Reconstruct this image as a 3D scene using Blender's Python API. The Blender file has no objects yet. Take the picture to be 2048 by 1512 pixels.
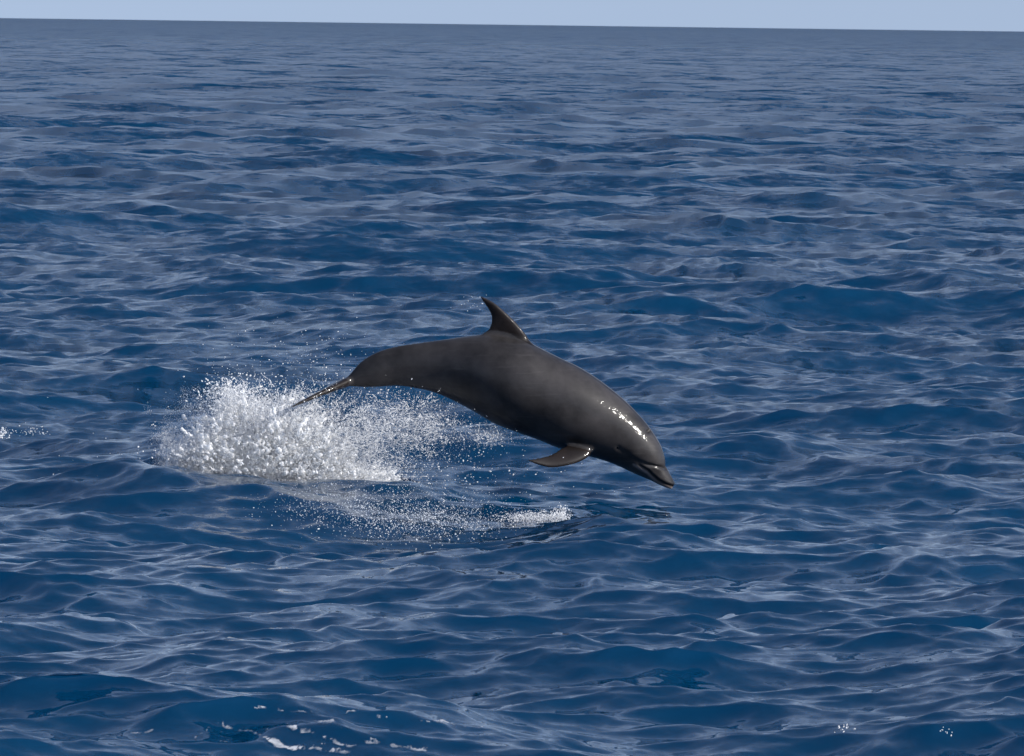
import bpy, math, random
import numpy as np
from mathutils import Matrix, Vector, kdtree

R = math.radians
scene = bpy.context.scene
col = scene.collection
rng = np.random.default_rng(11)
random.seed(5)

# ------------------------------------------------------------------ camera
CAM_H = 3.0
DY = 46.0                         # how far off the animal leaps
FPX = 314.0 * DY                  # focal length in pixels of a 2048 wide frame
PITCH, ROLL = math.atan(707.5 / FPX), R(0.755)
HF = CAM_H * FPX / 2              # metres x pixels of the scored frame below the horizon
cam_d = bpy.data.cameras.new('camera')
cam = bpy.data.objects.new('camera', cam_d)
col.objects.link(cam)
cam_d.sensor_width = 36.0
cam_d.lens = 36.0 * FPX / 2048.0
cam_d.clip_start, cam_d.clip_end = 0.1, 60000.0
CROT = Matrix.Rotation(R(90) - PITCH, 3, 'X') @ Matrix.Rotation(ROLL, 3, 'Z')
cam.matrix_world = Matrix.Translation((0, 0, CAM_H)) @ CROT.to_4x4()
cam_d.dof.use_dof = True
cam_d.dof.focus_distance = DY
cam_d.dof.aperture_fstop = 36.0
scene.camera = cam

# ------------------------------------------------------------------ sky and sun
SUN_EL, SUN_AZ = R(27), R(113)    # azimuth clockwise from +Y (into the picture)
world = bpy.data.worlds.new('World')
scene.world = world
world.use_nodes = True
wn, wl = world.node_tree.nodes, world.node_tree.links
sky = wn.new('ShaderNodeTexSky')
sky.sky_type = 'NISHITA'
sky.sun_disc = False
sky.sun_elevation = SUN_EL
sky.sun_rotation = SUN_AZ
sky.altitude = 0
sky.air_density = 1.0
sky.dust_density = 0.0
sky.ozone_density = 1.0
# sea haze: towards the horizon the sky keeps the pale blue it has some ten degrees up, all the way round
wt = wn.new('ShaderNodeTexCoord'); ws = wn.new('ShaderNodeSeparateXYZ'); wc = wn.new('ShaderNodeCombineXYZ')
wm = wn.new('ShaderNodeMath'); wm.operation = 'MULTIPLY'
wk = wn.new('ShaderNodeMath'); wk.operation = 'MULTIPLY'; wk.inputs[1].default_value = 0.9
wa = wn.new('ShaderNodeMath'); wa.operation = 'ADD'; wa.inputs[1].default_value = 0.19 ** 2
wq = wn.new('ShaderNodeMath'); wq.operation = 'SQRT'
wl.new(wt.outputs['Generated'], ws.inputs[0])
wl.new(ws.outputs['Z'], wk.inputs[0]); wl.new(wk.outputs[0], wm.inputs[0]); wl.new(wk.outputs[0], wm.inputs[1]); wl.new(wm.outputs[0], wa.inputs[0]); wl.new(wa.outputs[0], wq.inputs[0])
wl.new(ws.outputs['X'], wc.inputs['X']); wl.new(ws.outputs['Y'], wc.inputs['Y']); wl.new(wq.outputs[0], wc.inputs['Z'])
wl.new(wc.outputs[0], sky.inputs['Vector'])
wx = wn.new('ShaderNodeMix'); wx.data_type = 'RGBA'; wx.blend_type = 'MULTIPLY'; wx.inputs['Factor'].default_value = 1.0
wx.inputs['B'].default_value = (1.17, 1.0, 1.02, 1)
wl.new(sky.outputs[0], wx.inputs['A'])
wl.new(wx.outputs['Result'], wn['Background'].inputs['Color'])
wn['Background'].inputs['Strength'].default_value = 0.087

sun_d = bpy.data.lights.new('sun', 'SUN')
sun_d.energy = 3.9
sun_d.angle = R(0.55)
sun_d.color = (1.0, 0.95, 0.88)
sun = bpy.data.objects.new('sun', sun_d)
col.objects.link(sun)
sdir = Vector((math.sin(SUN_AZ) * math.cos(SUN_EL), math.cos(SUN_AZ) * math.cos(SUN_EL), math.sin(SUN_EL)))
sun.rotation_euler = sdir.to_track_quat('Z', 'Y').to_euler()

vs = scene.view_settings
vs.view_transform = 'Standard'
vs.look = 'None'
vs.exposure = 0.6
vs.gamma = 1.0
vs.use_curve_mapping = False
scene.cycles.use_denoising = True
scene.cycles.max_bounces = 8
scene.cycles.volume_bounces = 1

# ------------------------------------------------------------------ helpers
def P(px, py, Y):
    """point of the vertical plane y = Y seen at a place in the 2048 wide frame"""
    d = CROT @ Vector(((px - 1024) / FPX, -(py - 756) / FPX, -1.0))
    t = Y / d.y
    return np.array((d.x * t, Y, CAM_H + d.z * t))

def P_arr(px, py, Y):
    M = np.array(CROT)
    v = np.stack([(px - 1024) / FPX, -(py - 756) / FPX, -np.ones_like(px)], 1) @ M.T
    t = Y / v[:, 1]
    return np.stack([v[:, 0] * t, Y, CAM_H + v[:, 2] * t], 1)

def to_px(p):
    q = (p - np.array((0, 0, CAM_H))) @ np.array(CROT)
    return 1024 + FPX * q[:, 0] / -q[:, 2], 756 - FPX * q[:, 1] / -q[:, 2]

def mesh_from(name, v, f4, smooth=True):
    v = np.ascontiguousarray(v, np.float32)
    f4 = np.ascontiguousarray(f4, np.int32)
    me = bpy.data.meshes.new(name)
    k = f4.shape[1]
    me.vertices.add(len(v)); me.vertices.foreach_set('co', v.ravel())
    me.loops.add(f4.size); me.loops.foreach_set('vertex_index', f4.ravel())
    me.polygons.add(len(f4))
    me.polygons.foreach_set('loop_start', np.arange(len(f4), dtype=np.int32) * k)
    me.polygons.foreach_set('use_smooth', np.full(len(f4), smooth))
    me.update(calc_edges=True)
    me.validate()
    return me

def link(name, me, mat=None, parent=None, **props):
    o = bpy.data.objects.new(name, me)
    col.objects.link(o)
    if mat: me.materials.append(mat)
    if parent: o.parent = parent
    for k, v in props.items(): o[k] = v
    return o

def attr(me, name, data, kind='FLOAT'):
    a = me.attributes.new(name, kind, 'POINT')
    key = {'FLOAT': 'value', 'FLOAT_VECTOR': 'vector', 'FLOAT_COLOR': 'color'}[kind]
    a.data.foreach_set(key, np.ascontiguousarray(data, np.float32).ravel())

def sstep(a, b, x):
    t = np.clip((x - a) / (b - a), 0, 1)
    return t * t * (3 - 2 * t)

def material(name):
    m = bpy.data.materials.new(name)
    m.use_nodes = True
    return m, m.node_tree.nodes, m.node_tree.links, m.node_tree.nodes['Principled BSDF']

# ------------------------------------------------------------------ sea surface
def wave_tile(L, N, lmin, lmax, B, wind, seed, lp=11.0, spread=1.0):
    """one periodic wave patch: height and the two horizontal shifts"""
    g = np.random.default_rng(seed)
    k1 = np.fft.fftfreq(N, L / N) * 2 * np.pi
    kx, ky = np.meshgrid(k1, k1, indexing='ij')
    k = np.hypot(kx, ky); k[0, 0] = 1
    kp = 2 * np.pi / lp
    c = (kx * math.cos(wind) + ky * math.sin(wind)) / k
    D = 0.35 + spread * c ** 4
    D = D / (2 * np.pi * (0.35 + 0.375 * spread))
    psi = B * k ** -4.0 * np.exp(-(kp / k) ** 2) * D
    lam = 2 * np.pi / k
    band = (lam >= lmin) & (lam < lmax)
    band[0, 0] = False
    dk = 2 * np.pi / L
    amp = np.sqrt(psi * band) * dk
    z = (g.normal(size=(N, N)) + 1j * g.normal(size=(N, N))) * amp
    F = lambda a: np.real(np.fft.ifft2(a)) * N * N
    return L, N, np.stack([F(1j * kx / k * z), F(1j * ky / k * z), F(z)], -1).astype(np.float32)

def sample(tile, x, y, rot=0.0):
    L, N, T = tile
    c, s = math.cos(rot), math.sin(rot)
    u = ((x * c + y * s) / L * N); v = ((-x * s + y * c) / L * N)
    iu = np.floor(u).astype(np.int64); iv = np.floor(v).astype(np.int64)
    fu = (u - iu).astype(np.float32); fv = (v - iv).astype(np.float32)
    def w(t): return [((-0.5 * t + 1) * t - 0.5) * t, ((1.5 * t - 2.5) * t) * t + 1, ((-1.5 * t + 2) * t + 0.5) * t, (0.5 * t - 0.5) * t * t]
    wu, wv = w(fu), w(fv)
    out = np.zeros(x.shape + (3,), np.float32)
    for a in range(4):
        ia = (iu + a - 1) % N
        for b in range(4):
            out += (wu[a] * wv[b])[..., None] * T[ia, (iv + b - 1) % N]
    ox = out[..., 0] * c - out[..., 1] * s
    oy = out[..., 0] * s + out[..., 1] * c
    return ox, oy, out[..., 2]

WIND = R(-82)
R_SPLIT = DY * 1.4
TILES = [  # tile, rotation, chop, row spacing where it fades out, slope variance
    (wave_tile(310.0, 512, 9.0, 80.0, 0.0036, WIND + 0.25, 1, spread=3), 0.0, 0.8, (200, 2000), .006),
    (wave_tile(53.0, 1024, 2.2, 9.0, 0.0085, WIND - 0.15, 2, spread=2), 0.13, 1.25, (12, 120), .012),
    (wave_tile(23.0, 1024, 0.6, 2.2, 0.0150, WIND + 0.2, 3, spread=1.4), -0.21, 1.45, (.55, 3.5), .016),
    (wave_tile(9.7, 1024, 0.17, 0.6, 0.0240, WIND - 0.15, 4, spread=1.4), 0.35, 1.35, (0.14, .7), .020),
    (wave_tile(4.1, 1024, 0.05, 0.17, 0.0040, WIND, 5, spread=2), -0.4, 0.9, (0.04, 0.2), .006),
]

def swell_by_splash(x, y):
    """the humped wave the animal threw up while breaking out"""
    hz = np.interp(x, [-3.6, -2.9, -2.3, -1.7, -1.1, -.6, 0, .8], [0, .08, .20, .18, .13, .07, .02, 0])
    yc = y - DY + .70
    h = hz * np.exp(-(yc / np.where(yc < 0, 1.0, 1.4)) ** 2)
    h -= 0.24 * np.exp(-((x + .85) / 1.35) ** 2 - ((y - DY + 3.4) / 1.4) ** 2)
    calm = 1 - 0.35 * np.exp(-((x + 0.9) / 1.3) ** 2 - ((y - DY + 1.8) / 1.3) ** 2)
    return h, calm

def sea(x, y):
    r = np.hypot(x, y)
    dr = np.maximum(r * r / HF * np.where(r < R_SPLIT, 0.6, 0.45), 0.004)
    h0, calm = swell_by_splash(x, y)
    X, Y, Z = x.astype(np.float64).copy(), y.astype(np.float64).copy(), h0.astype(np.float64)
    lost = np.zeros_like(Z);      # slope variance of the waves too fine for the sheet out there
    for i, (tile, rot, chop, (d0, d1), var) in enumerate(TILES):
        w = 1 - sstep(math.log(d0), math.log(d1), np.log(dr))
        lost += (1 - w * w) * var
        ox, oy, oz = sample(tile, x, y, rot)
        if i >= 2: w = w * calm
        if i < 2: w = w * (1 - .88 * np.exp(-((x + .6) / 3.2) ** 2 - ((y - DY + .6) / 4.5) ** 2))      # the leap happens on a level stretch between swells
        X += chop * w * ox; Y += chop * w * oy; Z += w * oz
    return X, Y, Z, np.sqrt(lost)

HALF = 5.1
core = np.linspace(-HALF, HALF, 733)
side = HALF + np.cumsum(0.06 * 1.125 ** np.arange(60))
side = HALF + (side - HALF) / (side[-1] - HALF) * (180 - HALF)
def ring_angles(c_): return np.radians(np.concatenate([-side[::-1][1:], c_, side]))     # closed ring: -180 left out
ang1, ang2 = ring_angles(core), ring_angles(core[::2])
rows1 = np.concatenate([np.geomspace(0.4, DY * .55, 30), HF / np.arange(HF / (DY * .56), HF / R_SPLIT, -0.6)])
rows2 = HF / np.concatenate([np.arange(HF / R_SPLIT - .3, 36, -0.45), np.arange(36, 0.85, -0.42), [0.6]])
gx_, gy_, tris, base_i, rims = [], [], [], 0, []
for ang_, rows_ in ((ang1, rows1), (ang2, rows2)):
    A, Rr = np.meshgrid(ang_, rows_)
    gx_.append((Rr * np.sin(A)).ravel()); gy_.append((Rr * np.cos(A)).ravel())
    i = np.arange(A.size).reshape(A.shape) + base_i; j = np.roll(i, -1, 1)
    a_, b_, c_, d_ = i[:-1].ravel(), i[1:].ravel(), j[1:].ravel(), j[:-1].ravel()
    tris += [np.stack([a_, b_, c_], 1), np.stack([a_, c_, d_], 1)]
    rims.append((i[0], i[-1])); base_i += A.size
# seam between the fine inner and the coarser outer sheet: two inner cells to one outer cell in the dense part
dn, cs = rims[0][1], rims[1][0]
ns = len(side) - 1
seam = []
for k in range(len(cs)):
    k2 = (k + 1) % len(cs)
    if ns <= k < ns + len(core[::2]) - 1:
        q = ns + 2 * (k - ns)
        seam += [(dn[q], cs[k], dn[q + 1]), (dn[q + 1], cs[k], cs[k2]), (dn[q + 1], cs[k2], dn[q + 2])]
    else:
        off_ = k if k < ns else k + len(core) - len(core[::2])
        q, q2 = off_, (off_ + 1) % len(dn)
        seam += [(dn[q], cs[k], cs[k2]), (dn[q], cs[k2], dn[q2])]
hub = rims[0][0]
seam += [(base_i, hub[k], hub[(k + 1) % len(hub)]) for k in range(len(hub))]
tris.append(np.array(seam))
quads = np.vstack(tris)
X, Y, Z, lost = sea(np.concatenate(gx_), np.concatenate(gy_))
Vsea = np.stack([np.append(X, 0), np.append(Y, 0), np.append(Z, 0)], 1)
sea_me = mesh_from('water', Vsea, quads[:, ::-1])
attr(sea_me, 'lost', np.append(lost, 0))

m_water, n, l, b = material('sea_water')
b.inputs['Base Color'].default_value = (0.0002, 0.0300, 0.079, 1)
b.inputs['IOR'].default_value = 1.334
b.subsurface_method = 'BURLEY'
b.inputs['Subsurface Weight'].default_value = 1.0
b.inputs['Subsurface Radius'].default_value = (0.6, 1.0, 1.2)
b.inputs['Subsurface Scale'].default_value = 1.0
geo = n.new('ShaderNodeNewGeometry')
la = n.new('ShaderNodeAttribute'); la.attribute_name = 'lost'
rr = n.new('ShaderNodeMapRange')
rr.inputs['From Min'].default_value = 0.0; rr.inputs['From Max'].default_value = .24
rr.inputs['To Min'].default_value = 0.04; rr.inputs['To Max'].default_value = 0.30
l.new(la.outputs['Fac'], rr.inputs['Value']); l.new(rr.outputs[0], b.inputs['Roughness'])
# wavelets too small for the mesh: their slopes tilt the shading normal
mp = n.new('ShaderNodeMapping'); mp.inputs['Scale'].default_value = (0.7, 1.0, 0.0); mp.inputs['Rotation'].default_value = (0, 0, 0.15)
l.new(geo.outputs['Position'], mp.inputs['Vector'])
n1 = n.new('ShaderNodeTexNoise'); n1.inputs['Scale'].default_value = 3.6; n1.inputs['Detail'].default_value = 5
n1.inputs['Roughness'].default_value = 0.62; n1.inputs['Distortion'].default_value = 0.3
l.new(mp.outputs[0], n1.inputs['Vector'])
vs1 = n.new('ShaderNodeVectorMath'); vs1.operation = 'SUBTRACT'; vs1.inputs[1].default_value = (.5, .5, .5)
l.new(n1.outputs['Color'], vs1.inputs[0])
vs2 = n.new('ShaderNodeVectorMath'); vs2.operation = 'MULTIPLY'; vs2.inputs[1].default_value = (.85, 1.0, 0)
l.new(vs1.outputs[0], vs2.inputs[0])
n3 = n.new('ShaderNodeTexNoise'); n3.inputs['Scale'].default_value = 0.30; n3.inputs['Detail'].default_value = 5
n3.inputs['Roughness'].default_value = 0.7
l.new(mp.outputs[0], n3.inputs['Vector'])
vs4 = n.new('ShaderNodeVectorMath'); vs4.operation = 'SUBTRACT'; vs4.inputs[1].default_value = (.5, .5, .5)
l.new(n3.outputs['Color'], vs4.inputs[0])
vs5 = n.new('ShaderNodeVectorMath'); vs5.operation = 'MULTIPLY'; vs5.inputs[1].default_value = (.6, 1.0, 0)
l.new(vs4.outputs[0], vs5.inputs[0])
vs6 = n.new('ShaderNodeVectorMath'); vs6.operation = 'SCALE'
a2_ = n.new('ShaderNodeMath'); a2_.operation = 'MULTIPLY'; a2_.inputs[1].default_value = 14.0
l.new(la.outputs['Fac'], a2_.inputs[0]); l.new(vs5.outputs[0], vs6.inputs[0]); l.new(a2_.outputs[0], vs6.inputs['Scale'])
am_ = n.new('ShaderNodeMath'); am_.operation = 'MULTIPLY_ADD'; am_.inputs[1].default_value = 3.4; am_.inputs[2].default_value = 0.8
l.new(la.outputs['Fac'], am_.inputs[0])
vs3 = n.new('ShaderNodeVectorMath'); vs3.operation = 'SCALE'
l.new(vs2.outputs[0], vs3.inputs[0]); l.new(am_.outputs[0], vs3.inputs['Scale'])
va = n.new('ShaderNodeVectorMath'); va.operation = 'ADD'
vn = n.new('ShaderNodeVectorMath'); vn.operation = 'NORMALIZE'
vb = n.new('ShaderNodeVectorMath'); vb.operation = 'ADD'
l.new(geo.outputs['Normal'], va.inputs[0]); l.new(vs3.outputs[0], va.inputs[1])
l.new(va.outputs[0], vb.inputs[0]); l.new(vs6.outputs[0], vb.inputs[1]); l.new(vb.outputs[0], vn.inputs[0])
l.new(vn.outputs[0], b.inputs['Normal'])
link('water', sea_me, m_water, kind='structure', label='open dark blue sea with wind chop reaching the horizon')

# ------------------------------------------------------------------ dolphin
ST = [  # top, bottom, half width / half height, roll of the back towards the boat
    (692, 756, 685, 766, .45, -7), (700, 748, 692, 771, .42, -7), (723, 723, 722, 774, .40, -6), (753, 705, 755, 773.5, .44, -4),
    (788, 694, 795, 771.5, .50, -2), (828, 687, 833, 776.5, .58, 1), (882, 679.5, 868, 785, .68, 4), (936, 671.5, 907, 802, .78, 7),
    (990, 667, 946, 823, .86, 10), (1030, 675, 985, 846, .90, 11), (1064, 687, 1020, 860.5, .93, 12), (1094, 702, 1050, 871, .94, 13),
    (1122, 716, 1076, 880, .95, 13), (1155, 731.5, 1102, 891, .95, 14), (1189, 752, 1130, 901, .94, 15), (1219, 774, 1160, 909, .93, 16),
    (1247, 797, 1188, 916, .92, 17), (1272, 822, 1214, 924, .92, 18), (1294, 847, 1236, 932.5, .93, 19), (1311, 872, 1255, 941.5, .94, 20),
    (1322.5, 893, 1271, 949, .95, 20), (1329, 914, 1286, 955, .98, 20), (1331.5, 932, 1300, 960.5, 1.05, 20), (1337, 943.5, 1312, 965.5, 1.2, 20),
    (1342.5, 953, 1322.5, 970, 1.25, 20), (1347, 962, 1334, 974.5, 1.2, 20), (1349, 968.5, 1343, 977.5, 1.1, 20),
]
def catmull(keys, n):
    keys = np.asarray(keys, float)
    m = len(keys)
    t = np.linspace(0, m - 1, n)
    i = np.minimum(t.astype(int), m - 2); f = (t - i)[:, None]
    k = lambda j: keys[np.clip(j, 0, m - 1)]
    p0, p1, p2, p3 = k(i - 1), k(i), k(i + 1), k(i + 2)
    return 0.5 * (2 * p1 + (p2 - p0) * f + (2 * p0 - 5 * p1 + 4 * p2 - p3) * f ** 2 + (3 * p1 - p0 - 3 * p2 + p3) * f ** 3)

NS, NT = 260, 72
S = catmull(ST, NS)
top = P_arr(S[:, 0], S[:, 1], np.full(NS, DY)); bot = P_arr(S[:, 2], S[:, 3], np.full(NS, DY))
cen = (top + bot) / 2; up = (top - bot) / 2
hh = np.linalg.norm(up, axis=1); uh = up / hh[:, None]
roll = np.radians(S[:, 5])[:, None]
yax = np.array((0, 1, 0))
up3 = uh * np.cos(roll) - yax * np.sin(roll)
sd3 = uh * np.sin(roll) + yax * np.cos(roll)
th = np.arange(NT) / NT * 2 * np.pi          # 0 = back, pi = belly, 3/2 pi = side facing the boat
sN = np.linspace(0, 1, NS)
ct, st_ = np.cos(th)[None, :], np.sin(th)[None, :]
wid = (S[:, 4] * hh)[:, None]
wid = wid * (1 + 0.10 * sstep(.62, .78, sN)[:, None] * ct * (1 - sstep(.86, .93, sN)[:, None]))   # broad melon over a narrower throat
body = cen[:, None, :] + up3[:, None, :] * (hh[:, None] * ct)[..., None] + sd3[:, None, :] * (wid * st_)[..., None]

def tube_mesh(rings):
    """closed skin over a list of rings"""
    a, c = rings.shape[:2]
    v = rings.reshape(-1, 3)
    i = np.arange(a * c).reshape(a, c); j = np.roll(i, -1, 1)
    f = [tuple(q) for q in np.stack([i[:-1], j[:-1], j[1:], i[1:]], -1).reshape(-1, 4)]
    n0 = len(v)
    v = np.vstack([v, rings[0].mean(0), rings[-1].mean(0)])
    f += [(i[0, q], n0, i[0, (q + 1) % c]) for q in range(c)] + [(i[-1, (q + 1) % c], n0 + 1, i[-1, q]) for q in range(c)]
    return v, f

def blade(LE, TE, th_, nrm=None, n=60, m=28):
    """a fin: leading edge, trailing edge and half thickness from root to tip"""
    K = catmull(np.hstack([LE, TE, np.array(th_)[:, None]]), n)
    le, te, h = K[:, :3], K[:, 3:6], K[:, 6]
    if nrm is None:
        span = np.gradient((le + te) / 2, axis=0)
        nv = np.cross(te - le, span); nv /= np.linalg.norm(nv, axis=1)[:, None] + 1e-9
    else:
        nv = np.tile(np.asarray(nrm, float), (n, 1))
    t = np.linspace(0, 2 * np.pi, m, endpoint=False)
    c = (1 - np.cos(t)) / 2
    prof = np.sign(np.sin(t)) * (np.abs(np.sin(t)) ** 0.75) * (1.15 - 0.75 * c)
    rings = le[:, None] + (te - le)[:, None] * c[None, :, None] + nv[:, None] * (h[:, None] * prof[None])[..., None]
    return tube_mesh(rings)

parts = [tube_mesh(body)]
# back fin
LEp = [(1088, 735), (1070, 694), (1057, 676), (1034, 647.5), (1012, 626), (992, 608.5), (977, 599.5), (962, 592.5)]
TEp = [(945, 715), (962, 668), (977, 657), (982.5, 644), (982, 630), (976.5, 618), (968, 606), (960.5, 595.5)]
lean = lambda p: DY - math.tan(R(10)) * max(0, (745 - p[1]) / 314.0)
LE = np.array([P(*p, lean(p)) for p in LEp]); TE = np.array([P(*p, lean(p)) for p in TEp])
parts.append(blade(LE, TE, [.06, .040, .031, .025, .020, .015, .010, .005], nrm=(0, math.cos(R(10)), math.sin(R(10)))))
# flippers
fy = [-.10, -.165, -.20, -.24, -.28, -.31, -.33]
LEp = [(1192, 893), (1180, 910), (1166, 920), (1142, 929), (1106, 935), (1078, 930), (1055, 921)]
TEp = [(1122, 868), (1131, 890), (1119, 899), (1103, 909), (1083, 914.5), (1068, 917.5), (1055, 919.5)]
LE = np.array([P(*p, DY + y) for p, y in zip(LEp, fy)]); TE = np.array([P(*p, DY + y) for p, y in zip(TEp, fy)])
fth = [.03, .024, .021, .017, .013, .009, .005]
parts.append(blade(LE, TE, fth))
for q in (LE, TE):
    q[:, 1] = 2 * DY - q[:, 1]; q[:, 2] += np.linspace(.10, .16, 7)
parts.append(blade(LE, TE, fth))
# flukes
root = P(699, 762, DY)
dv = P(588, 803.5, DY) - P(704, 757, DY); dv /= np.linalg.norm(dv)
lat = root - np.array((0, 0, CAM_H)); lat /= np.linalg.norm(lat); lat += np.array((0, 0, .012)); lat -= dv * (lat @ dv); lat /= np.linalg.norm(lat)
nv = np.cross(lat, dv); nv *= np.sign(nv[2])
bb = np.array([0, .06, .13, .20, .26, .30, .325])
aL = np.array([-.06, .015, .085, .175, .265, .335, .385]); aT = np.array([.23, .245, .262, .295, .335, .372, .396])
for sg in (-1, 1):
    bow = -.012 * (bb / .325) ** 2
    LE = root + dv * aL[:, None] + lat * (sg * bb)[:, None] + nv * bow[:, None]
    TE = root + dv * aT[:, None] + lat * (sg * bb)[:, None] + nv * bow[:, None]
    parts.append(blade(LE, TE, [.036, .030, .024, .018, .013, .009, .006], nrm=nv))

vv, ff, off = [], [], 0
for v, f in parts:
    vv.append(v); ff += [tuple(int(i) + off for i in q) for q in f]; off += len(v)
vv = np.vstack(vv)
tmp = bpy.data.meshes.new('tmp'); tmp.from_pydata(vv.tolist(), [], ff)
import bmesh
bm = bmesh.new(); bm.from_mesh(tmp)
bmesh.ops.recalc_face_normals(bm, faces=bm.faces)
bm.to_mesh(tmp); bm.free()
o = bpy.data.objects.new('tmp', tmp); col.objects.link(o)
md = o.modifiers.new('r', 'REMESH'); md.mode = 'VOXEL'; md.voxel_size = 0.0055; md.adaptivity = 0
sm = o.modifiers.new('s', 'SMOOTH'); sm.factor = 0.5; sm.iterations = 5
dg = bpy.context.evaluated_depsgraph_get()
dol_me = bpy.data.meshes.new_from_object(o.evaluated_get(dg))
bpy.data.objects.remove(o); bpy.data.meshes.remove(tmp)
nv_ = len(dol_me.vertices)
co = np.empty(nv_ * 3, np.float32); dol_me.vertices.foreach_get('co', co); co = co.reshape(-1, 3).astype(float)
no = np.empty(nv_ * 3, np.float32); dol_me.vertex_normals.foreach_get('vector', no); no = no.reshape(-1, 3).astype(float)

# where each skin point sits on the lofted trunk
flat = body.reshape(-1, 3)
kd = kdtree.KDTree(len(flat))
for i, p in enumerate(flat): kd.insert(p, i)
kd.balance()
hit = [kd.find(p) for p in co]
hi = np.array([h[1] for h in hit]); hd = np.array([h[2] for h in hit])
vs_, vt = hi // NT, hi % NT
# soften the creases where the fins grow out of the trunk
ed = np.empty(len(dol_me.edges) * 2, np.int32); dol_me.edges.foreach_get('vertices', ed); ed = ed.reshape(-1, 2)
deg = np.bincount(ed.ravel(), minlength=nv_).astype(float)
def avg(a):
    return np.stack([(np.bincount(ed[:, 0], a[ed[:, 1], k], nv_) + np.bincount(ed[:, 1], a[ed[:, 0], k], nv_)) / deg for k in range(a.shape[1])], 1)
mk = ((hd > .007) & (hd < .03) & (vs_ > 12)).astype(float)[:, None]
for _ in range(8): mk = avg(mk)
mk = np.clip(mk * 1.6, 0, 1)
for _ in range(40): co = co + mk * .7 * (avg(co) - co)
dol_me.vertices.foreach_set('co', co.astype(np.float32).ravel()); dol_me.update()
no = np.empty(nv_ * 3, np.float32); dol_me.vertex_normals.foreach_get('vector', no); no = no.reshape(-1, 3).astype(float)
near = (vt > NT // 2)                                    # side facing the boat
mir = np.where(near, vt, (NT - vt) % NT)
q = body[vs_, mir]
# image place of the point or of its mirror twin, on which the marks are laid out
use = np.where(near[:, None], co, q)
PX, PY = to_px(use)

def poly_dist(pts):
    pts = np.array(pts, float); d = np.full(nv_, 1e9); par = np.zeros(nv_)
    L = 0
    for a, c in zip(pts[:-1], pts[1:]):
        e = c - a; n2 = e @ e
        t = np.clip(((PX - a[0]) * e[0] + (PY - a[1]) * e[1]) / n2, 0, 1)
        dd = np.hypot(PX - a[0] - t * e[0], PY - a[1] - t * e[1])
        k = dd < d
        par[k] = L + t[k] * math.sqrt(n2); d[k] = dd[k]; L += math.sqrt(n2)
    return d, par / L
onb = (hd < 0.03) & (vs_ > NS * 0.6)
dm, tm = poly_dist([(1351, 973.5), (1341, 971.5), (1331, 968), (1317, 960.5), (1306, 951), (1296, 941), (1284, 934), (1272, 927)])
dc, tc = poly_dist([(1238, 898), (1250, 905), (1264, 916), (1279, 924.5), (1292, 929.5), (1306, 931.5), (1322, 934.5), (1334, 937)])
shift = np.zeros(nv_)
shift -= 0.0065 * np.exp(-(dm / 2.1) ** 2) * onb * (1 - sstep(.85, 1, tm))
shift += 0.003 * np.exp(-((dm - 5) / 2.6) ** 2) * onb * (1 - sstep(.8, 1, tm))
shift -= (0.004 + 0.009 * sstep(.3, .75, tc)) * np.exp(-(dc / (5.5 - 2.6 * sstep(.4, .8, tc))) ** 2) * onb
dc2 = np.hypot(PX - 1268, PY - 905); shift += 0.006 * np.exp(-(dc2 / 16) ** 2) * onb     # cheek below the melon edge
db = np.hypot((PX - 1297), (PY - 862)); shift -= 0.016 * np.exp(-(db / 3.6) ** 2) * onb * near
de = np.hypot(PX - 1236, PY - 895); shift -= 0.004 * np.exp(-(de / 4) ** 2) * onb
co2 = co + no * shift[:, None]
dol_me.vertices.foreach_set('co', co2.astype(np.float32).ravel())
dol_me.polygons.foreach_set('use_smooth', np.ones(len(dol_me.polygons), bool))
dol_me.update()

# pigment of the hide: dark cape, paler shoulder blaze, pale belly with grey-blue light off the water painted in, pale lower lip
s_, t_ = vs_ / (NS - 1), np.degrees(np.abs(((vt / NT * 360 + 180) % 360) - 180))   # 0 back .. 180 belly
wob = 6 * np.sin(s_ * 23 + 1.0) + 3 * np.sin(s_ * 51)
blaze = np.exp(-((t_ - 52 - wob * .5) / 17) ** 2) * sstep(.30, .55, s_) * (1 - sstep(.80, .88, s_)) * (hd < .03)
cape = (1 - sstep(34, 50, t_ + wob * .4))
belly = sstep(128, 160, t_ + wob * .6) * (hd < .03)
fin = sstep(.02, .06, hd)
lip = np.exp(-((dm - 4.5) / 2.8) ** 2) * onb * ((PY - PX * 0) > np.interp(PX, [1272, 1284, 1296, 1306, 1317, 1331, 1341, 1351], [927, 934, 941, 951, 960.5, 968, 971.5, 973.5]))
tip = lip * sstep(1326, 1342, PX)
base = np.array((0.0178, 0.0105, 0.0080))
base *= .62
colr = np.tile(base, (nv_, 1))
colr *= (1 - 0.42 * cape)[:, None]
colr += blaze[:, None] * np.array((.021, .014, .0115))
colr += belly[:, None] * np.array((.02, .022, .024))
colr = colr * (1 - fin[:, None]) + fin[:, None] * np.array((.014, .0105, .0095))
colr += lip[:, None] * np.array((.12, .105, .10)) + tip[:, None] * np.array((.36, .27, .23))
colr *= (1 - .85 * np.exp(-(dm / 1.7) ** 2) * onb * (1 - sstep(.85, 1, tm)))[:, None]
attr(dol_me, 'hide', np.hstack([np.clip(colr, 0, 1), np.ones((nv_, 1))]), 'FLOAT_COLOR')

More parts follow.
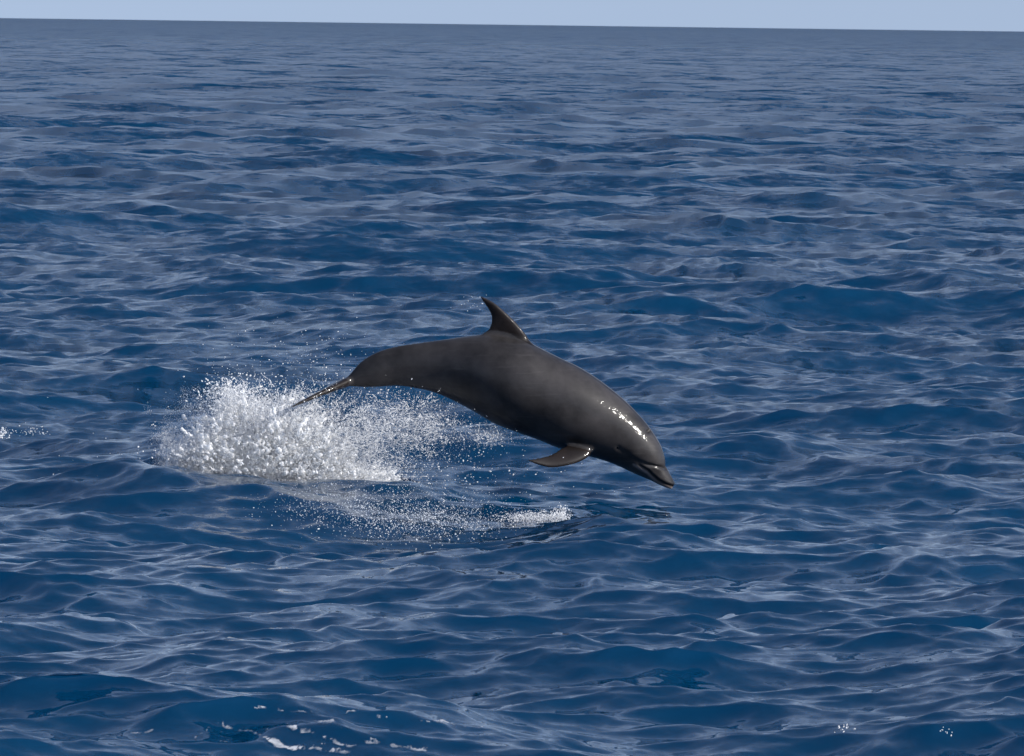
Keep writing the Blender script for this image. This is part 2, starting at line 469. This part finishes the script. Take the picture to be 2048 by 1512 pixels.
m_skin, n, l, b = material('wet_hide')
ha = n.new('ShaderNodeAttribute'); ha.attribute_name = 'hide'
tc_ = n.new('ShaderNodeTexCoord')
nz = n.new('ShaderNodeTexNoise'); nz.inputs['Scale'].default_value = 4.5; nz.inputs['Detail'].default_value = 7; nz.inputs['Roughness'].default_value = .62
l.new(tc_.outputs['Object'], nz.inputs['Vector'])
mr = n.new('ShaderNodeMapRange'); mr.inputs['From Min'].default_value = .3; mr.inputs['From Max'].default_value = .7; mr.inputs['To Min'].default_value = .45; mr.inputs['To Max'].default_value = 1.6
l.new(nz.outputs['Fac'], mr.inputs['Value'])
mk1 = n.new('ShaderNodeMapping'); mk1.inputs['Rotation'].default_value = (0, R(-24), 0); mk1.inputs['Scale'].default_value = (2.2, 9, 46)
l.new(tc_.outputs['Object'], mk1.inputs['Vector'])
nk = n.new('ShaderNodeTexNoise'); nk.inputs['Scale'].default_value = 1.6; nk.inputs['Detail'].default_value = 3
l.new(mk1.outputs[0], nk.inputs['Vector'])
mk2 = n.new('ShaderNodeMapRange'); mk2.inputs['From Min'].default_value = .60; mk2.inputs['From Max'].default_value = .74; mk2.inputs['To Max'].default_value = .35
l.new(nk.outputs['Fac'], mk2.inputs['Value'])
mk3 = n.new('ShaderNodeMath'); mk3.operation = 'ADD'
l.new(mr.outputs[0], mk3.inputs[0]); l.new(mk2.outputs[0], mk3.inputs[1])
mx = n.new('ShaderNodeMix'); mx.data_type = 'RGBA'; mx.blend_type = 'MULTIPLY'; mx.inputs['Factor'].default_value = 1
l.new(ha.outputs['Color'], mx.inputs['A']); l.new(mk3.outputs[0], mx.inputs['B']); l.new(mx.outputs['Result'], b.inputs['Base Color'])
b.inputs['Roughness'].default_value = .5
b.inputs['Specular IOR Level'].default_value = .28
b.inputs['IOR'].default_value = 1.36
b.inputs['Coat Weight'].default_value = .5; b.inputs['Coat Roughness'].default_value = .07; b.inputs['Coat IOR'].default_value = 1.33
n2 = n.new('ShaderNodeTexNoise'); n2.inputs['Scale'].default_value = 26; n2.inputs['Detail'].default_value = 4
l.new(tc_.outputs['Object'], n2.inputs['Vector'])
b2 = n.new('ShaderNodeBump'); b2.inputs['Strength'].default_value = .5; b2.inputs['Distance'].default_value = .009
l.new(n2.outputs['Fac'], b2.inputs['Height']); l.new(b2.outputs[0], b.inputs['Coat Normal'])
# put the origin under the middle of the animal
org = np.array((0.0, DY, 0.65))
dol_me.transform(Matrix.Translation(-Vector(org)))
dolphin = link('dolphin', None, label='dark grey-brown dolphin leaping clear of the sea, nose down', category='dolphin')
dolphin.location = org
link('body', dol_me, m_skin, dolphin)

m_eye, n, l, b = material('eye'); b.inputs['Base Color'].default_value = (.006, .005, .005, 1); b.inputs['Roughness'].default_value = .08
for side_near in (True, False):
    k = np.where((near == side_near) & (hd < .02) & (de < 12))[0]
    i = k[np.argmin(de[k])]
    bm = bmesh.new()
    bmesh.ops.create_uvsphere(bm, u_segments=20, v_segments=14, radius=1)
    for v_ in bm.verts: v_.co = Vector((v_.co.x * .014, v_.co.y * .010, v_.co.z * .008))
    me = bpy.data.meshes.new('eye'); bm.to_mesh(me); bm.free()
    me.polygons.foreach_set('use_smooth', np.ones(len(me.polygons), bool))
    e = link('eye', me, m_eye, dolphin)
    e.rotation_euler = Vector(no[i]).to_track_quat('Z', 'X').to_euler()
    e.location = Vector(co2[i] - org - no[i] * .003)

# ------------------------------------------------------------------ splash
def noise_cube(N, power, seed):
    g = np.random.default_rng(seed)
    k1 = np.fft.fftfreq(N) * N
    kx, ky, kz = np.meshgrid(k1, k1, k1, indexing='ij')
    k = np.sqrt(kx ** 2 + ky ** 2 + kz ** 2); k[0, 0, 0] = 1
    a = k ** -power * (k > 1.5) * (k < N * .32)
    f = np.real(np.fft.ifftn(np.fft.fftn(g.normal(size=(N, N, N))) * a))
    return (f / f.std()).astype(np.float32)
CUBES = [noise_cube(96, 1.9, 21), noise_cube(96, 1.9, 22)]
def nse(c, p, L):
    T = CUBES[c]; N = T.shape[0]
    u = p / L * N; i = np.floor(u).astype(int); f = u - i
    out = np.zeros(len(p))
    for a in (0, 1):
        for b_ in (0, 1):
            for d in (0, 1):
                w = (f[:, 0] if a else 1 - f[:, 0]) * (f[:, 1] if b_ else 1 - f[:, 1]) * (f[:, 2] if d else 1 - f[:, 2])
                out += w * T[(i[:, 0] + a) % N, (i[:, 1] + b_) % N, (i[:, 2] + d) % N]
    return out

DROPS = []      # (position, radius, stretch, direction)
def add(p, r, stretch=None, d=None):
    k = len(p)
    if k == 0: return
    DROPS.append((p, r, np.ones(k) if stretch is None else stretch, rng.normal(size=(k, 3)) if d is None else d))

def cloud(n, cx, cy, sx, sy, sdep, r0, r1, lace=0.0, tilt=0.0, dy=0.0, cut=None, L=0.55):
    """spray thrown round one place; lace > 0 draws it out into threads and sheets"""
    out = []
    need = n
    while need > 0:
        m = need * (3 if lace else 1) + 500
        a, c_ = rng.normal(size=m), rng.normal(size=m)
        x = cx + sx * a; y = cy + sy * c_ + tilt * sx * a
        dep = DY + dy + sdep * rng.normal(size=m)
        p = P_arr(x, y, dep)
        ok = np.ones(m, bool)
        if lace:
            v1, v2 = nse(0, p, L), nse(1, p, L)
            ok &= rng.random(m) < np.exp(-(v1 / lace) ** 2) * (0.25 + np.exp(-(v2 / (lace * 1.3)) ** 2))
        if cut is not None: ok &= cut(x, y)
        p = p[ok][:need]
        out.append(p); need -= len(p)
    p = np.vstack(out)
    r = r0 + (r1 - r0) * rng.random(len(p)) ** 3
    add(p, r)

# lower edge of the white water and its crest, as seen from the boat
base_y = lambda x: np.interp(x, [280, 340, 400, 470, 560, 640, 700, 780, 860], [935, 945, 962, 975, 990, 1003, 1016, 1030, 1040])
top_y = lambda x: np.interp(x, [320, 345, 380, 430, 470, 520, 580, 640, 700, 760, 820], [920, 893, 872, 850, 832, 836, 846, 868, 890, 905, 940])
def mass(n, r0, r1, sdep, soft=9):
    out, need = [], n
    while need > 0:
        m = need * 3
        x = rng.uniform(285, 800, m); y = rng.uniform(770, 1060, m)
        dep = DY + .02 + sdep * rng.normal(size=m)
        p = P_arr(x, y, dep)
        e = 30 * nse(0, p, .7) + 16 * nse(1, p, .22)
        inside = 1 / (1 + np.exp(-(y - top_y(x) + e * .8) / soft)) / (1 + np.exp(-(base_y(x) - y + e * .45) / soft))
        fadex = sstep(322, 350, x + e * .6) * (1 - .55 * sstep(560, 700, x + e)) * (1 - sstep(680, 790, x + e))
        ok = rng.random(m) < inside * fadex
        out.append(p[ok][:need]); need -= len(out[-1])
    p = np.vstack(out)
    add(p, r0 + (r1 - r0) * rng.random(len(p)) ** 3)
mass(36000, .0010, .0026, .22)
mass(210000, .0008, .0015, .20, 14)
cloud(9000, 640, 925, 70, 45, .25, .0010, .0036, .5)
cloud(13000, 715, 945, 60, 42, .25, .0010, .0034, .6)
cloud(7000, 690, 990, 70, 18, .22, .0010, .0034)
cloud(7000, 560, 830, 55, 26, .20, .0010, .0036, .42)
cloud(2600, 460, 805, 24, 22, .16, .0014, .006, .6)
cloud(4000, 640, 850, 60, 35, .22, .0010, .0034, .38)
cloud(9500, 765, 850, 75, 32, .28, .0010, .0034, .33, tilt=.1)
cloud(4200, 845, 850, 40, 30, .25, .0010, .0036, .35)
cloud(1300, 975, 868, 26, 12, .2, .0011, .0036, .4)
cloud(6500, 790, 1012, 100, 22, .30, .0010, .0030, tilt=.12, dy=-.7)
cloud(5600, 830, 1046, 95, 22, .45, .0010, .0031, dy=-1.9)
cloud(4500, 660, 1024, 75, 20, .35, .0010, .0031, dy=-1.35)
cloud(3400, 1070, 1038, 34, 7, .10, .0010, .0034, dy=-1.55, cut=lambda x, y: x < 1140)
cloud(500, 1122, 1031, 10, 9, .08, .0014, .0045, dy=-1.55)
cloud(9000, 540, 990, 120, 9, .25, .0009, .0026, tilt=.13, dy=-.35)
cloud(2600, 400, 950, 45, 12, .15, .0010, .0032, dy=-.1)
cloud(70, 6, 866, 7, 6, .2, .0020, .0065, dy=.4)
cloud(60, 62, 862, 22, 5, .2, .0016, .004, dy=.4)
cloud(16, 1689, 1456, 11, 4, .03, .0020, .0042, dy=-15.5)
cloud(9, 1890, 1464, 8, 5, .03, .0020, .0042, dy=-15.6)
# stray drops: fallen from the tail, thrown far
cloud(260, 610, 725, 90, 40, .3, .0014, .0042)
cloud(240, 480, 790, 60, 25, .25, .002, .0068)
cloud(110, 385, 885, 34, 20, .15, .0025, .0075)
cloud(60, 300, 925, 45, 22, .2, .002, .0065)
cloud(330, 900, 930, 90, 45, .3, .0018, .0058)
cloud(160, 1010, 985, 70, 40, .3, .0016, .0042)
cloud(260, 680, 880, 110, 60, .3, .002, .0056)
cloud(130, 800, 1070, 120, 18, .2, .003, .0058, dy=-2.1)
cloud(22, 945, 605, 22, 12, .1, .0016, .004)
cloud(14, 150, 880, 110, 60, .4, .002, .0055)

# churned white water: lumps, jets and threads melted into one froth
LUMPS = []
def lumps_mass(n, r0, r1, sdep):
    got = 0
    while got < n:
        m = n * 3
        x = rng.uniform(320, 800, m); y = rng.uniform(800, 1050, m)
        p = P_arr(x, y, DY + .03 + sdep * rng.normal(size=m))
        e = 26 * nse(0, p, .7) + 14 * nse(1, p, .25)
        d = np.minimum(y - top_y(x) + e * .9 - 15, base_y(x) - y + e * .3 + 4)          # pixels inside the outline
        d = np.minimum(d, (x - 338) * .8 + e * .5) - 30 * sstep(600, 800, x + e)
        ok = (d > 0) & (rng.random(m) < .25 + d / 60)
        k = np.where(ok)[0][:n - got]
        LUMPS.append((p[k], (r0 + (r1 - r0) * np.clip(d[k] / 45, 0, 1) * rng.uniform(.4, 1, len(k)))))
        got += len(k)
lumps_mass(19000, .0045, .0090, .12)
def finger(pts, r0, r1, dy=0.0, bulb=1.6, bead=False):
    c_ = catmull(pts, 40)
    L_ = np.hypot(*np.diff(c_, axis=0).T).sum() / 314.0
    n = max(6, int(L_ / (min(r0, r1) * .7)))
    c_ = catmull(pts, n)
    t = np.linspace(0, 1, n)
    p = P_arr(c_[:, 0], c_[:, 1], DY + dy + .06 * np.sin(t * rng.uniform(1, 3) + rng.uniform(0, 6)))
    p += rng.normal(size=p.shape) * min(r0, r1) * .12
    r = (r0 + (r1 - r0) * t) * (1 + .25 * np.sin(t * 17 + rng.random() * 6)) * (1 + (bulb - 1) * np.exp(-((t - 1) / .12) ** 2))
    if bead:
        k_ = rng.random(n) < .5 + .5 * np.sin(t * rng.uniform(8, 25) + rng.uniform(0, 6)); add(p[k_], r[k_] * rng.uniform(.6, 1.2, k_.sum()))
    else: LUMPS.append((p, r))
finger([(356, 924), (336, 915), (324, 910), (314, 908)], .008, .008, -.05, 2.1)
finger([(348, 935), (338, 928), (333, 936), (335, 944)], .010, .011, -.05, 1.3)
finger([(436, 850), (416, 838), (400, 835), (386, 843)], .010, .009, -.02, 1.4)
finger([(424, 864), (408, 868), (400, 860)], .008, .008, .0, 1.4)
finger([(372, 908), (356, 900), (346, 898)], .009, .009, 0, 1.4)
finger([(395, 888), (384, 876), (379, 872)], .009, .009, .03, 1.4)
finger([(490, 822), (488, 800), (487, 778)], .010, .006, 0, 1.2)
finger([(462, 812), (457, 790), (456, 768)], .008, .005, 0, 1.3)
finger([(440, 832), (434, 818), (436, 806)], .008, .006, 0, 1.5)
finger([(566, 830), (566, 800), (572, 775)], .006, .004, 0, 1.3)
finger([(560, 820), (580, 800), (600, 795), (622, 800)], .006, .004, 0, 1)
# jets leaning out from the middle of the burst
for k in range(120):
    x0 = rng.uniform(370, 690); y0 = top_y(x0) + rng.uniform(2, 26)
    a = R(-90) + (x0 - 520) / 330 * .9 + rng.normal() * .3
    Lp = rng.uniform(10, 44) * (1 if x0 < 620 else 1.3); g_ = Lp * rng.uniform(.05, .3) * np.sign(x0 - 520)
    pts = [(x0, y0), (x0 + Lp * .5 * math.cos(a), y0 + Lp * .5 * math.sin(a)), (x0 + Lp * math.cos(a) + g_, y0 + Lp * math.sin(a) * .92)]
    r_ = rng.uniform(.005, .010)
    finger(pts, r_, r_ * rng.uniform(.45, .7), rng.normal() * .12, rng.uniform(1, 1.7))
# torn net of water threads trailing up towards the belly
def threads(n, cx, cy, sx, sy, lean_, Lm, r_lo, r_hi, sdep):
    for k in range(n):
        x, y = cx + sx * rng.normal(), cy + sy * rng.normal()
        a = R(lean_ + rng.normal() * 45); pts = [(x, y)]; turn = rng.normal() * .5
        for q in range(rng.integers(3, 6)):
            x += Lm * rng.uniform(.5, 1.3) * math.cos(a); y += Lm * rng.uniform(.5, 1.3) * math.sin(a) * .8
            a += turn * .4 + rng.normal() * .25; pts.append((x, y))
        r_ = rng.uniform(r_lo, r_hi)
        finger(pts, r_, r_ * rng.uniform(.5, 1), sdep * rng.normal(), rng.uniform(1, 1.8), True)
threads(150, 775, 852, 62, 26, -25, 10, .0011, .0025, .22)
threads(70, 850, 842, 32, 20, -20, 9, .0011, .0024, .2)
threads(140, 680, 880, 50, 32, -40, 11, .0011, .0027, .2)
threads(140, 570, 825, 60, 20, -80, 11, .0011, .0028, .18)
threads(60, 470, 810, 22, 18, -95, 9, .0012, .0032, .14)
threads(30, 975, 866, 22, 9, -30, 8, .0010, .0022, .15)
threads(90, 740, 965, 50, 24, 10, 10, .0011, .0025, .2)
threads(40, 1080, 1036, 30, 5, -10, 7, .0010, .0022, .1)
lp = np.vstack([d[0] for d in LUMPS]); lr = np.concatenate([d[1] for d in LUMPS])
bm = bmesh.new(); bmesh.ops.create_icosphere(bm, subdivisions=1, radius=1)
iv = np.array([v_.co for v_ in bm.verts]); jf = np.array([[v_.index for v_ in f_.verts] for f_ in bm.faces]); bm.free()
burst = P(560, 1015, DY)                                   # everything flies out from where the tail left the water
ax = lp - burst; ax[:, 1] += rng.normal(size=len(lp)) * .1; ax /= np.linalg.norm(ax, axis=1)[:, None] + 1e-6
pull = rng.uniform(.2, 1.8, len(lp)) * (lr > .0055)
dots = iv[None] @ ax[:, :, None]
fv = (lp[:, None] + (iv[None] + ax[:, None] * dots * pull[:, None, None]) * lr[:, None, None]).reshape(-1, 3)
fl = (jf[None] + (np.arange(len(lp)) * len(iv))[:, None, None]).reshape(-1, 3)
tmp = mesh_from('tmp', fv, fl)
o = bpy.data.objects.new('tmp', tmp); col.objects.link(o)
md = o.modifiers.new('r', 'REMESH'); md.mode = 'VOXEL'; md.voxel_size = 0.0064
sm = o.modifiers.new('s', 'SMOOTH'); sm.factor = 0.5; sm.iterations = 1
froth_me = bpy.data.meshes.new_from_object(o.evaluated_get(bpy.context.evaluated_depsgraph_get()))
bpy.data.objects.remove(o); bpy.data.meshes.remove(tmp)
froth_me.name = 'splash'
fc = np.empty(len(froth_me.vertices) * 3, np.float32); froth_me.vertices.foreach_get('co', fc); fc = fc.reshape(-1, 3).astype(float)
fn = np.empty(len(fc) * 3, np.float32); froth_me.vertex_normals.foreach_get('vector', fn); fn = fn.reshape(-1, 3)
fc += fn * (.006 * nse(0, fc, .32) + .004 * nse(1, fc, .14))[:, None] * (np.hypot(fc[:, 0] - burst[0] + .25, (fc[:, 2] - burst[2] - .25) * 1.5) < .75)[:, None]
froth_me.vertices.foreach_set('co', fc.astype(np.float32).ravel()); froth_me.update()
froth_me.polygons.foreach_set('use_smooth', np.ones(len(froth_me.polygons), bool))

pp = np.vstack([d[0] for d in DROPS]); pr = np.concatenate([d[1] for d in DROPS]); pd = np.vstack([d[3] for d in DROPS])
X, Y, Z, _ = sea(pp[:, 0], pp[:, 1])
ok = pp[:, 2] > Z - .03
# few drops fly between the boat and the animal itself
dpx, dpy = to_px(pp)
over = (pp[:, 1] < DY + .2) & (dpx > 690) & (dpx < 1345) & (dpy > np.interp(dpx, S[:, 0], S[:, 1]) - 3) & (dpy < np.interp(dpx, S[:, 2], S[:, 3]) + 2)
ok &= ~over | (rng.random(len(pp)) < .04)
pp, pr, pd = pp[ok], pr[ok], pd[ok]
sc3 = pr[:, None] * np.stack([rng.uniform(.7, 1.1, len(pr)), rng.uniform(.7, 1.1, len(pr)), rng.uniform(.85, 2.0, len(pr))], 1)

m_spray, n, l, b = material('white_water')
b.inputs['Base Color'].default_value = (.95, .955, .965, 1)
b.inputs['Roughness'].default_value = .18
b.inputs['IOR'].default_value = 1.333
tr = n.new('ShaderNodeBsdfTranslucent'); tr.inputs['Color'].default_value = (.95, .96, .97, 1)
ms = n.new('ShaderNodeMixShader'); ms.inputs['Fac'].default_value = .35
l.new(b.outputs[0], ms.inputs[1]); l.new(tr.outputs[0], ms.inputs[2]); l.new(ms.outputs[0], n['Material Output'].inputs['Surface'])

def drop_cloud(name, pts, scl, rot, label):
    me = bpy.data.meshes.new(name)
    me.vertices.add(len(pts)); me.vertices.foreach_set('co', pts.astype(np.float32).ravel())
    attr(me, 'drop_scale', scl, 'FLOAT_VECTOR'); attr(me, 'drop_turn', rot, 'FLOAT_VECTOR')
    me.update()
    o = link(name, me, m_spray, kind='stuff', label=label)
    g = bpy.data.node_groups.new(name, 'GeometryNodeTree')
    g.interface.new_socket('Geometry', in_out='INPUT', socket_type='NodeSocketGeometry')
    g.interface.new_socket('Geometry', in_out='OUTPUT', socket_type='NodeSocketGeometry')
    gi, go = g.nodes.new('NodeGroupInput'), g.nodes.new('NodeGroupOutput')
    ic = g.nodes.new('GeometryNodeMeshIcoSphere'); ic.inputs['Radius'].default_value = 1; ic.inputs['Subdivisions'].default_value = 2
    sh = g.nodes.new('GeometryNodeSetShadeSmooth'); sm_ = g.nodes.new('GeometryNodeSetMaterial'); sm_.inputs['Material'].default_value = m_spray
    ip = g.nodes.new('GeometryNodeInstanceOnPoints')
    A1 = g.nodes.new('GeometryNodeInputNamedAttribute'); A1.data_type = 'FLOAT_VECTOR'; A1.inputs['Name'].default_value = 'drop_scale'
    A2 = g.nodes.new('GeometryNodeInputNamedAttribute'); A2.data_type = 'FLOAT_VECTOR'; A2.inputs['Name'].default_value = 'drop_turn'
    L_ = g.links.new
    L_(ic.outputs['Mesh'], sh.inputs['Geometry']); L_(sh.outputs[0], sm_.inputs['Geometry']); L_(sm_.outputs[0], ip.inputs['Instance'])
    L_(gi.outputs[0], ip.inputs['Points']); L_(A1.outputs['Attribute'], ip.inputs['Scale']); L_(A2.outputs['Attribute'], ip.inputs['Rotation'])
    L_(ip.outputs[0], go.inputs[0])
    mo = o.modifiers.new('drops', 'NODES'); mo.node_group = g
    return o
drop_cloud('spray', pp, sc3, rng.uniform(-3, 3, (len(pp), 3)), 'fine white spray and drops flying round the splash')
m_froth, n, l, b = material('froth')
b.inputs['Base Color'].default_value = (.96, .965, .97, 1); b.inputs['Roughness'].default_value = .6; b.inputs['Specular IOR Level'].default_value = .25; b.inputs['IOR'].default_value = 1.333
tcf = n.new('ShaderNodeTexCoord')
nf = n.new('ShaderNodeTexNoise'); nf.inputs['Scale'].default_value = 55; nf.inputs['Detail'].default_value = 5
l.new(tcf.outputs['Object'], nf.inputs['Vector'])
bf = n.new('ShaderNodeBump'); bf.inputs['Strength'].default_value = .7; bf.inputs['Distance'].default_value = .012
l.new(nf.outputs['Fac'], bf.inputs['Height']); l.new(bf.outputs[0], b.inputs['Normal'])
b.subsurface_method = 'BURLEY'; b.inputs['Subsurface Weight'].default_value = 1.0; b.inputs['Subsurface Radius'].default_value = (.014, .015, .016); b.inputs['Subsurface Scale'].default_value = 1.0
tr = n.new('ShaderNodeBsdfTranslucent'); tr.inputs['Color'].default_value = (.92, .94, .96, 1)
ms = n.new('ShaderNodeMixShader'); ms.inputs['Fac'].default_value = .4
l.new(b.outputs[0], ms.inputs[1]); l.new(tr.outputs[0], ms.inputs[2]); l.new(ms.outputs[0], n['Material Output'].inputs['Surface'])
link('splash', froth_me, m_froth, kind='stuff', label='white churned splash thrown up behind the leaping dolphin')

# ------------------------------------------------------------------ foam lying on the water
m_foam, n, l, b = material('sea_foam')
b.inputs['Base Color'].default_value = (.62, .64, .68, 1); b.inputs['Roughness'].default_value = .5
tcf = n.new('ShaderNodeTexCoord'); nf = n.new('ShaderNodeTexNoise'); nf.inputs['Scale'].default_value = 14; nf.inputs['Detail'].default_value = 5
mf = n.new('ShaderNodeMapRange'); mf.inputs['From Min'].default_value = .35; mf.inputs['From Max'].default_value = .68
mf.inputs['To Min'].default_value = .25; mf.inputs['To Max'].default_value = .9
l.new(tcf.outputs['Object'], nf.inputs['Vector']); l.new(nf.outputs['Fac'], mf.inputs['Value'])
ta = n.new('ShaderNodeAttribute'); ta.attribute_name = 'thick'
tm_ = n.new('ShaderNodeMapRange'); tm_.interpolation_type = 'SMOOTHSTEP'; tm_.inputs['From Min'].default_value = -.3; tm_.inputs['From Max'].default_value = 5.0
l.new(ta.outputs['Fac'], tm_.inputs['Value'])
am = n.new('ShaderNodeMath'); am.operation = 'MULTIPLY'
l.new(mf.outputs[0], am.inputs[0]); l.new(tm_.outputs[0], am.inputs[1]); l.new(am.outputs[0], b.inputs['Alpha'])
def foam(name, x0, x1, y0, y1, step, keep, label):
    gx, gy = np.meshgrid(np.arange(x0, x1, step), np.arange(y0, y1, step * 5))
    fx, fy_ = gx.ravel(), gy.ravel()
    X, Y, Z, _ = sea(fx, fy_)
    k = keep(X, Y, Z).reshape(gx.shape)
    V = np.stack([X, Y, Z + .006], 1)
    i = np.arange(len(fx)).reshape(gx.shape)
    qd = np.stack([i[:-1, :-1], i[:-1, 1:], i[1:, 1:], i[1:, :-1]], -1)
    on = (k[:-1, :-1] + k[:-1, 1:] + k[1:, 1:] + k[1:, :-1]) / 4 > 0
    qd = qd[on]
    u, inv = np.unique(qd, return_inverse=True)
    me = mesh_from(name, V[u], inv.reshape(-1, 4))
    attr(me, 'thick', k.ravel()[u])
    return link(name, me, m_foam, kind='stuff', label=label)
STREAKS = [  # thickness, then the line as it lies on the water
    (4.5, [(538, 1481), (564, 1493), (588, 1500)]), (3, [(447, 1455), (488, 1462), (523, 1474)]),
    (5.5, [(576, 1453), (599, 1458), (623, 1471), (652, 1481), (693, 1491)]), (3.5, [(508, 1418), (552, 1418), (587, 1427), (640, 1428), (693, 1428)]),
    (3, [(699, 1425), (752, 1436), (810, 1443), (898, 1450), (957, 1459)]), (6, [(593, 1500), (628, 1497), (658, 1503), (700, 1506)]),
    (4, [(664, 1465), (687, 1460)]), (8, [(712, 1489), (745, 1487)]), (6, [(796, 1494), (815, 1496), (850, 1503)]), (2.5, [(395, 1480), (415, 1462), (450, 1452)]),
    (2.5, [(210, 1474), (260, 1472), (320, 1466)]), (3, [(610, 1440), (640, 1450), (670, 1448)])]
def keep_lines(x, y, z, lines, sharp=1.0):
    q, r = to_px(np.stack([x, y, z], 1))
    w = np.stack([q / 314.0, r / 120.0, np.full_like(q, .7)], 1)
    e = nse(0, w, .9); e2 = nse(1, w, .35)
    q = q + 7 * e; r = r + 2.2 * e2
    best = np.full(len(x), -9.0)
    for t_, line in lines:
        ln = np.array(line, float)
        for a_, b_ in zip(ln[:-1], ln[1:]):
            d_ = b_ - a_; f_ = np.clip(((q - a_[0]) * d_[0] + (r - a_[1]) * d_[1]) / (d_ @ d_), 0, 1)
            best = np.maximum(best, t_ * (.75 + .45 * e2 * sharp + .3 * e * sharp) - np.hypot((q - a_[0] - f_ * d_[0]) * .8, (r - a_[1] - f_ * d_[1]) * 1.25))
    return best
foam('foam', -2.3, .15, DY * .60, DY * .74, .0040, lambda x, y, z: keep_lines(x, y, z, STREAKS), 'thin torn streaks of pale foam drifting on the near water')
